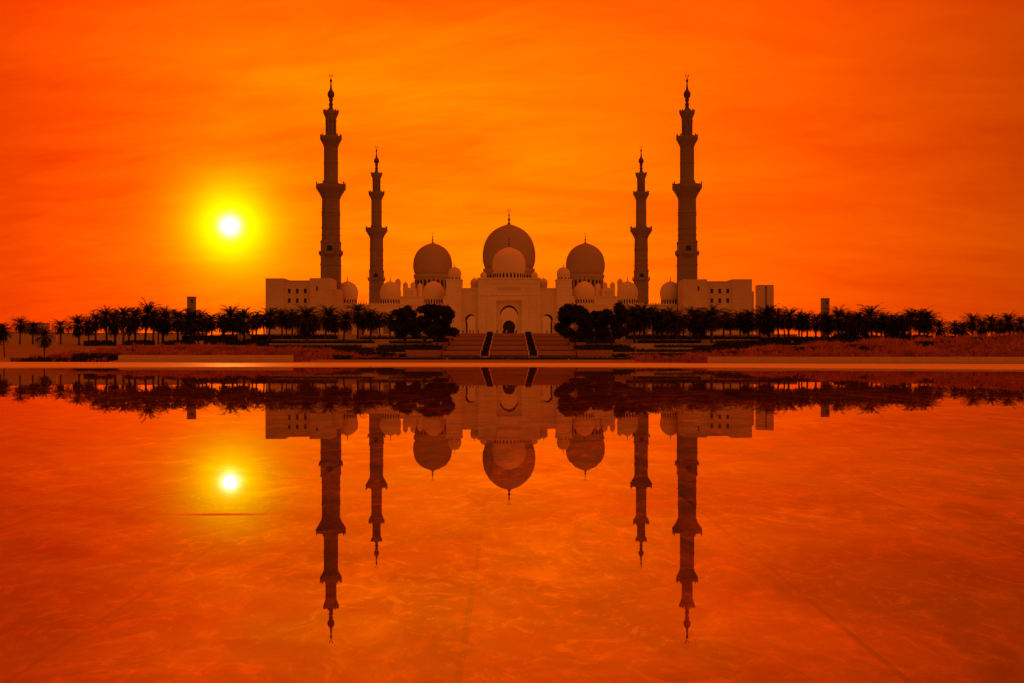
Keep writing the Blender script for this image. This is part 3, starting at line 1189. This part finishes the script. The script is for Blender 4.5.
def hedge_bm(L, D, H, seed, dens=14.0, leaf=.16, round_=.15):
    """a clipped hedge: uneven solid core and small leaves standing off its faces"""
    rr = random.Random(seed)
    bm = bmesh.new()
    nx = max(2, int(L / .8)); ny = max(1, int(D / .8)); nz = 2

    def prof(u, v):
        return 1 - round_ * (abs(u * 2 - 1) ** 6) - .10 * rr.random()
    top = [[None] * (ny + 1) for _ in range(nx + 1)]
    for i in range(nx + 1):
        for j in range(ny + 1):
            edge = (j in (0, ny))
            top[i][j] = bm.verts.new((L * (i / nx - .5) + rr.uniform(-.1, .1), D * (j / ny - .5) * .94, H * prof(i / nx, j / ny) * (.93 if edge else 1) - .08))
    for i in range(nx):
        for j in range(ny):
            bm.faces.new((top[i][j], top[i + 1][j], top[i + 1][j + 1], top[i][j + 1]))
    def side(vs2):
        low = [bm.verts.new((v.co.x, v.co.y, -.3)) for v in vs2]
        for i in range(len(vs2) - 1):
            bm.faces.new((low[i], low[i + 1], vs2[i + 1], vs2[i]))
    side([top[i][0] for i in range(nx + 1)])
    side([top[i][ny] for i in range(nx + 1)])
    side([top[0][j] for j in range(ny + 1)])
    side([top[nx][j] for j in range(ny + 1)])
    n = int((L * (H + D) + D * H * 2) * dens)
    for _ in range(min(n, 9000)):
        q = rr.random() * (H + D)
        x = L * (rr.random() - .5)
        if q < D:
            p = Vector((x, D * (rr.random() - .5), H * prof(.5 + x / L, .5) + rr.uniform(-.1, .12)))
        else:
            p = Vector((x, -D / 2 * rr.uniform(.92, 1.1), H * rr.random() * .95))
        if rr.random() < .06:
            p.x = L / 2 * (1 if rr.random() < .5 else -1) * rr.uniform(.98, 1.03)
            p.y = D * (rr.random() - .5)
        d = Vector((rr.gauss(0, 1), rr.gauss(0, 1) - .4, rr.gauss(0, 1) + .6)).normalized()
        e = d.cross(Vector((rr.random(), rr.random(), rr.random()))).normalized()
        s = leaf * rr.uniform(.6, 1.4)
        bm.faces.new([bm.verts.new(p + e * s * .5), bm.verts.new(p + d * s * 1.6), bm.verts.new(p - e * s * .5)])
    return bm


def hedge(L, D, H, loc, label, cat='hedge', group=None, rz=0.0, seed=0, name='hedge', **k):
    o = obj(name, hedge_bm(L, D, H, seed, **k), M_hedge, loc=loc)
    o.rotation_euler = (0, 0, rz)
    return tag(o, label, cat, group)


ORD = ['first', 'second', 'third', 'fourth', 'fifth', 'sixth', 'seventh', 'eighth', 'ninth', 'tenth', 'eleventh', 'twelfth', 'thirteenth', 'fourteenth', 'fifteenth',
       'sixteenth', 'seventeenth', 'eighteenth', 'nineteenth', 'twentieth', 'twenty-first', 'twenty-second', 'twenty-third', 'twenty-fourth', 'twenty-fifth']
# stepped hedges that divide the stair lanes
for s, side in ((-1, 'left'), (1, 'right')):
    for f in range(NF):
        where = ['lowest', 'second from bottom', 'middle', 'second from top', 'topmost'][f]
        zz = SZA + SDZ * f + .1
        hedge(1.9, SDY - 1.0, 1.5 if f < 4 else 1.9, (s * 6.65, SYA + SDY * f + SDY / 2 + .6, zz), '%s dark clipped hedge block of the strip dividing the stairs on the %s' % (where, side),
              group='stepped hedge blocks on the stairs', seed=f + 11 * (s + 1), leaf=.14)
        bm = boxbm(s * 6.65 - 1.02, s * 6.65 + 1.02, SYA + SDY * f, SYA + SDY * (f + 1) - .02, .3, zz + .05)
        tag(obj('stair_planter', bm, M_terrace), '%s stone planter bed between the stair lanes on the %s' % (where, side), 'planter', 'stone planter beds on the stairs')

# ------------------------------------------------------------------ terraces each side of the stairs
TY = [342, 360, 380, 400, 420]
TP = [352.0, 347.6, 343.4, 339.2, 335.2]
for s, side in ((-1, 'left'), (1, 'right')):
    for kx, (Y, py) in enumerate(zip(TY, TP)):
        zt = az(py, Y)
        zl = az(TP[kx - 1], TY[kx - 1]) if kx else 0.6
        xi = [29, 24, 22.5, 21, 19.2][kx]
        xo = [52, 66, 76, 84, 92][kx]
        where = ['lowest', 'second lowest', 'middle', 'second highest', 'highest'][kx]
        x0, x1 = sorted((s * xi, s * xo))
        bm = boxbm(x0, x1, Y, Y + 1.0, zl - 1.0, zt)
        box(bm, x0, x1, Y + 1.0, TY[kx + 1] - .05 if kx < 4 else 433, zl - 1.0, zt - .02)
        w = tag(obj('terrace_wall', bm, M_terrace), '%s long pale terrace wall on the %s of the stairs' % (where, side), 'wall', 'stepped terrace walls beside the stairs')
        # hedges in front of the wall, with gaps
        rr = random.Random(31 * kx + s)
        x = xi + rr.uniform(0, 3)
        n = 0
        while x < xo + 8:
            L = rr.uniform(11, 22)
            cx = s * (x + L / 2)
            full = rr.random() < .35
            hb = zl if kx else terrain(cx, Y)
            h = zt - hb - .50 + (.75 if full else 0)
            hedge(L, 1.4, max(.5, h), (cx, Y - 1.3, hb - .02), '%s hedge out from the stairs, %s terrace wall, %s side' % (ORD[n], where, side),
                  group='hedges along the terraces', seed=kx * 50 + n + 7 * (s + 2), leaf=.2)
            x += L + rr.choice([.3, .6, 5.5, 8.0])
            n += 1

# trapezoid planters stepping up beside the stairs
for s, side in ((-1, 'left'), (1, 'right')):
    for kx, (xa, xb, Y, D, pt, pb) in enumerate(((18.7, 28.6, 329, 14, 350.0, 356.6), (18.7, 23.6, 368, 12, 342.2, 347.5), (18.7, 22.5, 412, 12, 336.0, 340.5))):
        za_, zt = az(pb, Y) - .6, az(pt, Y)
        where = ['largest, lowest', 'middle', 'smallest, topmost'][kx]
        bm = bmesh.new()
        v = []
        for zz, e in ((za_, -1.2 if kx == 0 else -.4), (zt, 0.0)):
            v += [bm.verts.new(p) for p in ((s * xa, Y - e * .3, zz), (s * (xb + e), Y - e * .3, zz), (s * (xb + e), Y + D, zz), (s * xa, Y + D, zz))]
        for f in ((0, 1, 5, 4), (1, 2, 6, 5), (2, 3, 7, 6), (3, 0, 4, 7), (4, 5, 6, 7), (3, 2, 1, 0)):
            bm.faces.new([v[q] for q in f])
        tag(obj('planter_box', bm, M_step), '%s red stone planter box at the %s edge of the stairs' % (where, side), 'planter', 'stone planter boxes beside the stairs')
        hedge(xb - xa - .6, D - 1, 1.25, (s * (xa + xb) / 2, Y + D / 2, zt - .1), 'low dark shrubs filling the %s planter box at the %s edge of the stairs' % (where, side),
              'shrubs', 'shrubs in the stair planters', seed=90 + kx + s, name='planter_shrub', round_=.4, leaf=.22)

# kerb and low hedge at the foot of the stairs; dark hedges at the grass
bm = boxbm(-46, 46, 288, 288.6, -.3, .48)
tag(obj('kerb_wall', bm, M_lowwall), 'low kerb wall running along the foot of the stairs behind the plaza', 'wall')
hx = -45
n = 0
while hx < 44:
    L = 14.6
    hedge(L, 1.6, .78, (hx + L / 2, 296, .25), '%s piece from the left, low hedge line at the foot of the stairs' % ORD[n], group='low hedge line below the stairs', seed=200 + n, leaf=.16)
    hx += L + .4
    n += 1
hedge(13, 3, 2.0, (-36.5, 312, .3), 'broad dark hedge on the plaza edge left of the stairs, in front of the terraces', seed=301, round_=.3, leaf=.25)
hedge(17, 3, 1.7, (41, 312, .2), 'broad dark hedge on the plaza edge right of the stairs, in front of the terraces', seed=302, round_=.3, leaf=.25)
hedge(10, 2.4, 1.9, (-93, 270, .0), 'dark hedge beside the left end of the low wall, near the small palm', seed=303, round_=.3, leaf=.25)
hedge(12, 2.0, .9, (-104.5, 272, .0), 'low dark shrub bed around the foot of the small palm at far left', seed=304, round_=.4, leaf=.22)


# ------------------------------------------------------------------ dry red grass on the banks
def grass(name, label, xr, yr, count, seed, h0, h1, ok):
    rr = random.Random(seed)
    bm = bmesh.new()
    made = 0
    while made < count:
        x = rr.uniform(*xr); y = yr[0] + (yr[1] - yr[0]) * rr.random() ** 1.3
        if not ok(x, y):
            continue
        made += 1
        z = terrain(x, y) - .05
        clump = .85 + .5 * math.sin(x * .31 + y * .13) * math.sin(x * .11 - y * .23) + .3 * math.sin(x * 1.1 + 2 * math.sin(y * .4))
        H = rr.uniform(h0, h1) * clump
        for b in range(6):
            a = rr.uniform(0, 2 * PI)
            lean = rr.uniform(.15, .75) * H
            w = rr.uniform(.035, .08)
            q = a + PI / 2
            bx, by = x + rr.uniform(-.2, .2), y + rr.uniform(-.2, .2)
            p0 = Vector((bx, by, z)); u = Vector((math.cos(q), math.sin(q), 0)) * w
            p1 = p0 + Vector((math.cos(a) * lean * .35, math.sin(a) * lean * .35, H * .65))
            p2 = p0 + Vector((math.cos(a) * lean, math.sin(a) * lean, H * rr.uniform(.8, 1.05)))
            v0, v1, v2, v3, v4 = bm.verts.new(p0 - u), bm.verts.new(p0 + u), bm.verts.new(p1 + u * 1.4), bm.verts.new(p1 - u * 1.4), bm.verts.new(p2)
            bm.faces.new((v0, v1, v2, v3)); bm.faces.new((v3, v2, v4))
    return tag(obj(name, bm, M_grass), label, 'grass', kind='stuff')


grass('dry_grass', 'dry reddish grass covering the bank above the left low wall', (-114, -28), (240, 350), 6500, 5, .8, 1.7,
      lambda x, y: y > wall_line(x) + 3.5 and (x < -45 or y > 286 + (x + 45) * .8) and y < 345 - max(0, (x + 60)) * 1.0)
grass('dry_grass', 'dry reddish grass covering the rising bank on the right', (30, 190), (190, 362), 13000, 6, .9, 1.9,
      lambda x, y: y > wall_line(x) + 3.5 and (x > 38 or y > 270) and (x > 60 or y < 310))


# ------------------------------------------------------------------ date palms
def palm_crown_bm(seed, nf=96, L=4.3, droop=1.0, low=-66, lw=.11):
    rr = random.Random(seed)
    bm = bmesh.new()
    for f in range(nf):
        a = f * 2.39996 + rr.uniform(-.25, .25)
        t = (f + .5) / nf
        el = R(76 + (low - 76) * (t ** .92)) + rr.uniform(-.2, .2)
        ln = L * rr.uniform(.80, 1.10) * (.86 if t > .8 else 1)
        nseg = 5
        p = Vector((0.14 * math.cos(a), 0.14 * math.sin(a), 0.25 - .8 * t))
        pts = [p.copy()]
        side = Vector((-math.sin(a), math.cos(a), 0))
        for s in range(nseg):
            d = Vector((math.cos(a) * math.cos(el), math.sin(a) * math.cos(el), math.sin(el)))
            p = p + d * ln / nseg
            pts.append(p.copy())
            el -= R(6 + 5.5 * s * rr.uniform(.5, 1.3)) * droop * (1 if el > R(-70) else 0)
        for q in range(nseg):
            w0 = .07 * (1 - q / nseg) + .015
            w1 = .07 * (1 - (q + 1) / nseg) + .015
            bm.faces.new([bm.verts.new(pts[q] - side * w0), bm.verts.new(pts[q] + side * w0), bm.verts.new(pts[q + 1] + side * w1), bm.verts.new(pts[q + 1] - side * w1)])
        nl = 15
        for i in range(nl):
            u = .14 + .86 * i / (nl - 1)
            x = u * nseg
            k = min(nseg - 1, int(x))
            b = pts[k].lerp(pts[k + 1], x - k)
            d = (pts[k + 1] - pts[k]).normalized()
            up = side.cross(d)
            ll = .85 * (math.sin(PI * (.14 + .74 * u)) ** .6) * rr.uniform(.8, 1.15)
            for sg in (-1, 1):
                dr = (side * sg * .66 + d * .70 - up * rr.uniform(-.4, .35) + Vector((0, 0, -.12))).normalized()
                wv = d * lw
                bm.faces.new([bm.verts.new(b - wv), bm.verts.new(b + wv), bm.verts.new(b + dr * ll)])
    return bm


def palm_trunk_bm(seed, H):
    rr = random.Random(seed)
    bm = bmesh.new()
    prof = []
    n = int(H / .35)
    for i in range(n + 1):
        z = H * i / n
        r = .24 + .16 * math.exp(-z * 1.5) + (.05 if i % 2 else 0) + .10 * sstep((z - H + 1.3) / 1.2)
        prof.append((r, z))
    prof.append((.2, H + .35))
    lathe(bm, prof, 8)
    bx, by = rr.uniform(-.4, .4), rr.uniform(-.4, .4)
    for v in bm.verts:
        t = (v.co.z / H) ** 1.7
        v.co.x += bx * t - bx; v.co.y += by * t - by
    return bm


def leafy(bm):
    return bm


PALMS = []
for sd, H, kw in ((1, 9.2, {}), (2, 8.4, dict(nf=108, L=4.6)), (3, 10.0, dict(nf=84, L=4.2, low=-52)), (4, 7.4, dict(nf=125, L=4.7, low=-75)), (5, 9.0, dict(nf=84, L=4.4, droop=1.2))):
    t = thing('date_palm', 'date palm', 'palm tree', (0, 0, 0), 'date palms on the banks')
    tr = obj('trunk', palm_trunk_bm(sd, H), M_trunk, t, True)
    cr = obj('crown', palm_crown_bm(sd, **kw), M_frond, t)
    cr.location = (0, 0, H)
    PALMS.append([t, H + 3.7, False])


def put_palm(px, py_top, Y, kind, base=None):
    proto, Hn, used = PALMS[kind]
    x = ax(px, Y)
    zb = (terrain(x, Y) if base is None else base) - .1
    hgt = az(py_top, Y) - zb
    s = hgt / Hn
    if not used:
        t = proto
        PALMS[kind][2] = True
    else:
        t = copy_tree(proto)
    t.location = (x, Y, zb)
    w = max(.78, min(1.15, s)) * RNG.uniform(1.12, 1.42)
    t.scale = (w, w, s)
    t.rotation_euler = (RNG.gauss(0, .03), RNG.gauss(0, .035), RNG.uniform(0, 6.28))
    return t


front = [(1, 322), (19.5, 315), (34, 320.5), (60.5, 318), (78, 314), (96, 310), (106, 304.5), (114, 309), (123, 305), (135, 306), (146.5, 300), (153, 308), (164, 306), (178, 308), (192, 308), (199, 309), (212, 311), (222, 313), (232, 304.5),
         (244.5, 307), (257, 310), (270, 307), (281, 307), (292, 308), (305, 304.5), (326, 305), (344, 309), (357.5, 300.5), (369, 307), (380, 310), (390, 311),
         (633, 304), (643, 302.5), (653, 305), (661, 308), (668, 306), (676, 311), (692, 306), (699, 309), (712.5, 303.5), (724, 310), (739, 311), (749, 309), (759, 312), (768, 304), (777, 307), (790, 306.5), (799, 310), (807, 309.5), (817, 312), (824, 311), (836, 306),
         (847, 310), (858, 310), (871, 304), (882, 312), (890, 313), (900, 312.5), (910, 307.5), (919.5, 307.5), (928, 309), (940, 319), (955.5, 320), (971, 312), (982, 318), (991, 313.5), (1009, 312), (1021, 316)]
backrow = [(88, 317), (130, 314), (158, 314), (186, 314), (206, 315), (225, 315), (238, 312), (252, 314), (264, 313), (287, 313), (299, 312), (314, 314), (335, 313), (363, 312), (640, 312), (658, 313), (683, 314), (705, 312), (731, 315), (745, 316), (763, 314), (784, 313), (802, 315), (829, 315), (852, 315), (864, 314), (876, 316), (896, 317), (906, 315), (925, 316), (963, 322), (1000, 319)]
RG = [(-20, 55, 'small palms by the far left arched building'),
      (55, 140, 'thick cluster left of the slim left tower'),
      (140, 200, 'palms standing around the slim left tower'),
      (200, 262, 'palms below and right of the sun'),
      (262, 335, 'palms before the left wing block'),
      (335, 395, 'palms before the left arcade'),
      (620, 683, 'palms before the right arcade'),
      (683, 755, 'palms before the right wing block'),
      (755, 832, 'palms from the twin shafted to the slim tower'),
      (832, 933, 'palms right of the slim right tower'),
      (933, 1040, 'palms at far right above the grass')]


def plant_row(lst, row, yf, back):
    for a, b, txt in RG:
        sel = sorted(p for p in lst if a <= p[0] < b)
        for i, (px, py) in enumerate(sel):
            Y = yf(px)
            base = None
            Xw = ax(px, Y)
            if abs(Xw) < 104 and Y > 400:
                base = az(340, Y)
            t = put_palm(px, py, Y, RNG.choice([0, 1, 2, 3, 4, 1, 3]), base)
            t['label'] = ('%s from left in the %s row, %s' % (ORD[i], 'back' if back else 'front', txt))
            t['group'] = 'date palms on the banks'


plant_row(front, 'front', lambda px: RNG.uniform(385, 412), False)
plant_row(backrow, 'back', lambda px: RNG.uniform(418, 430), True)
for px, py, Y, kind, base, lab in ((45, 325.5, 272, 4, .0, 'small young palm standing alone near the water at far left, in a shrub bed'),
                                   (4.5, 324, 330, 2, 1.0, 'palm cut by the left edge of the photo, in front of the sand wall')):
    t = put_palm(px, py, Y, kind, base)
    t.scale[0] = t.scale[1] = .62
    t['label'] = lab
# the broad leafy trees that frame the stairs
def tree_parts(seed, W, Hc, Ht):
    """crown: uneven lobes of many small leaves; trunk: tapered stems with limbs"""
    rr = random.Random(seed)
    lobes = []
    for i in range(30):
        a = rr.uniform(0, 2 * PI)
        r = W * .5 * math.sqrt(rr.random()) * .78
        z = Ht + Hc * (.10 + .76 * rr.random() * (1 - .5 * (r / (W * .5)) ** 2))
        lobes.append((Vector((r * math.cos(a), r * math.sin(a) * .85, z)), rr.uniform(.9, 1.6) * W / 9.5))
    cb = bmesh.new()
    for c, r in lobes:
        for _ in range(int(430 * r * r / 1.7)):
            d = Vector((rr.gauss(0, 1), rr.gauss(0, 1), rr.gauss(0, 1))).normalized()
            q = c + Vector((d.x, d.y, d.z * .8)) * r * (rr.random() ** .4) * (1.0 if rr.random() < .80 else rr.uniform(1.1, 1.4))
            n = (d + Vector((rr.gauss(0, .7), rr.gauss(0, .7), rr.gauss(0, .7)))).normalized()
            e = n.cross(Vector((rr.gauss(0, 1), rr.gauss(0, 1), rr.gauss(0, 1)))).normalized()
            f = n.cross(e)
            l = rr.uniform(.22, .42)
            cb.faces.new([cb.verts.new(q - e * l), cb.verts.new(q - f * l * .4), cb.verts.new(q + e * l), cb.verts.new(q + f * l * .4)])
    tb = bmesh.new()

    def limb(p0, p1, r0, r1):
        d = (p1 - p0).normalized()
        e = d.orthogonal().normalized(); f = d.cross(e)
        rings = []
        for k in range(5):
            u = k / 4
            p = p0.lerp(p1, u) + e * .12 * math.sin(u * 4 + r0 * 9)
            r = r0 + (r1 - r0) * u
            rings.append([tb.verts.new(p + (e * math.cos(2 * PI * q / 7) + f * math.sin(2 * PI * q / 7)) * r) for q in range(7)])
        for A, B in zip(rings, rings[1:]):
            for q in range(7):
                tb.faces.new((A[q], A[(q + 1) % 7], B[(q + 1) % 7], B[q]))
    fork = Vector((0, 0, Ht * .75))
    limb(Vector((0, 0, -.5)), fork, .34, .24)
    for c, r in lobes[:10]:
        limb(fork, c, .15, .04)
    return cb, tb


for side, pts in (('left', ((405, 306, 364, 10.0), (424, 307, 374, 9.5), (437, 303, 352, 12.5))),
                  ('right', ((575, 304.5, 354, 12.5), (596, 310, 374, 9.5), (612, 303.5, 366, 12.0)))):
    for i, (px, py, Y, W) in enumerate(pts):
        zb = az(347.5, Y)
        H = (az(py, Y) - zb) * 1.21
        Ht = H * .16
        cb, tb = tree_parts(600 + int(px), W, H - Ht - .4, Ht)
        t = thing('leafy_tree', '%s broad dark leafy tree from the left in the clump %s of the stairs' % (ORD[i], side), 'tree', (ax(px, Y), Y, zb - .1), 'broad leafy trees framing the stairs')
        obj('trunk', tb, M_trunk, t, True)
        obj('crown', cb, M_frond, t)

# shrubs under the palm rows
for i, (px, w, Y, h) in enumerate(((100, 26, 384, 1.6), (140, 24, 386, 1.5), (180, 26, 384, 1.4), (222, 30, 385, 2.0), (258, 26, 386, 2.2), (775, 26, 386, 2.4), (812, 30, 384, 2.2), (848, 26, 384, 2.2), (884, 24, 386, 2.0), (918, 22, 385, 1.8), (962, 26, 388, 1.8), (1004, 24, 388, 1.8))):
    x = ax(px, Y)
    sd = 'left' if px < 500 else 'right'
    k = i if px < 500 else i - 5
    hedge(w * .9 * Y / F * 1.3, 2.2, h, (x, Y, terrain(x, Y) - .05), '%s from the left, dark shrub beds under the %s palm row' % (ORD[k], sd), 'shrubs', 'shrub beds under the palms', seed=400 + i, round_=.5, leaf=.28, name='shrub_bed')


for i, (px, w, h) in enumerate(((845, 26, 4.2), (872, 24, 3.4), (897, 24, 4.4), (921, 20, 3.6), (948, 22, 3.2), (985, 28, 2.6))):
    Y = 432
    x = ax(px, Y)
    hedge(w * Y / F, 2.6, h, (x, Y, terrain(x, Y) - .1), '%s from the left, tall dark bushes behind the palms on the far right' % ORD[i], 'bush', 'tall bushes behind the right palms', seed=500 + i, round_=.35, leaf=.42, name='bush', dens=8)

rr9 = random.Random(12)
for i, px in enumerate((742, 768, 790, 812, 838, 858, 880, 905, 931, 958, 984, 1010)):
    Y = rr9.uniform(268, 335)
    x = ax(px, Y)
    hedge(rr9.uniform(5, 13), rr9.uniform(2, 4), rr9.uniform(.7, 1.25), (x, Y, terrain(x, Y) - .1), '%s from the left, dark low shrubs in the red grass of the right bank' % ORD[i], 'shrub', 'low shrubs in the right bank grass', seed=550 + i, round_=.85, leaf=.34, name="shrub", dens=9)
for i, px in enumerate((128, 171, 214, 252, 305, 338)):
    Y = rr9.uniform(288, 318)
    x = ax(px, Y)
    hedge(rr9.uniform(4, 9), rr9.uniform(1.5, 2.5), rr9.uniform(.7, 1.1), (x, Y, terrain(x, Y) - .1), '%s from the left, dark low shrubs in the red grass of the left bank' % ORD[i], 'shrub', 'low shrubs in the left bank grass', seed=580 + i, round_=.85, leaf=.34, name="shrub", dens=9)

# ------------------------------------------------------------------ people at the head of the stairs
def person_mesh(seed, robe, step):
    """one continuous figure: skin modifier over a posed skeleton"""
    me = bpy.data.meshes.new('person')
    s = step
    V = [((0, 0, .95), .17), ((0, 0, 1.2), .16), ((0, 0, 1.42), .17), ((0, 0, 1.53), .065), ((0, .0, 1.64), .105), ((0, 0, 1.74), .07),
         ((.2, 0, 1.40), .07), ((.25, .03 - s * .3, 1.12), .055), ((.24, -.08 - s * .3, .88), .045), ((-.2, 0, 1.40), .07), ((-.25, -.03 + s * .3, 1.12), .055), ((-.24, -.08 + s * .3, .88), .045),
         ((.10, s * .25, .50), .12 if robe else .08), ((.11, s * .5 + .02, .08), .12 if robe else .055), ((.11, s * .5 - .12, .04), .05),
         ((-.10, -s * .25, .50), .12 if robe else .08), ((-.11, -s * .5 + .02, .08), .12 if robe else .055), ((-.11, -s * .5 - .12, .04), .05)]
    E = [(0, 1), (1, 2), (2, 3), (3, 4), (4, 5), (2, 6), (6, 7), (7, 8), (2, 9), (9, 10), (10, 11), (0, 12), (12, 13), (13, 14), (0, 15), (15, 16), (16, 17)]
    me.from_pydata([v for v, r in V], E, [])
    return me, [r for v, r in V]


PEOPLE = []
for i, (robe, step, m) in enumerate(((True, .1, M_robe_dark), (False, .35, M_robe_dark), (True, .15, M_robe_pale))):
    me, rad = person_mesh(i, robe, step)
    o = bpy.data.objects.new('person', me)
    C.objects.link(o)
    md = o.modifiers.new('skin', 'SKIN')
    for v, r in zip(me.skin_vertices[0].data, rad):
        v.radius = (r, r)
    me.skin_vertices[0].data[0].use_root = True
    o.modifiers.new('sub', 'SUBSURF').levels = 1
    me.materials.append(m)
    PEOPLE.append([o, False])
spots = [(459, 0, 'left of the left side arch'), (463, 1, 'at the left edge of the left side arch'), (470, 0, 'in the left side arch opening, dark robe'), (473, 1, 'walking just right of the left side arch'), (478.5, 0, 'beside the left stair hedge, dark robe'),
         (497, 0, 'just right of the left stair hedge, dark robe'), (503, 1, 'walking left of the main portal middle'), (506.5, 2, 'in a pale robe before the main portal'), (512, 0, 'in dark robe right of the portal middle'), (516, 1, 'walking under the right half of the main portal'),
         (547, 0, 'right of the right stair hedge, dark robe'), (557, 1, 'walking between the right side arch and the planter'), (560, 0, 'in a dark robe near the right topmost planter')]
for px, kx, lab in spots:
    o, used = PEOPLE[kx]
    if used:
        o = o.copy()
        C.objects.link(o)
    PEOPLE[kx][1] = True
    Y = RNG.uniform(437, 444)
    o.location = (ax(px, Y), Y, Z0)
    o.rotation_euler = (0, 0, RNG.uniform(0, 6.28))
    tag(o, 'person at the head of the stairs ' + lab, 'person', 'people at the head of the stairs')
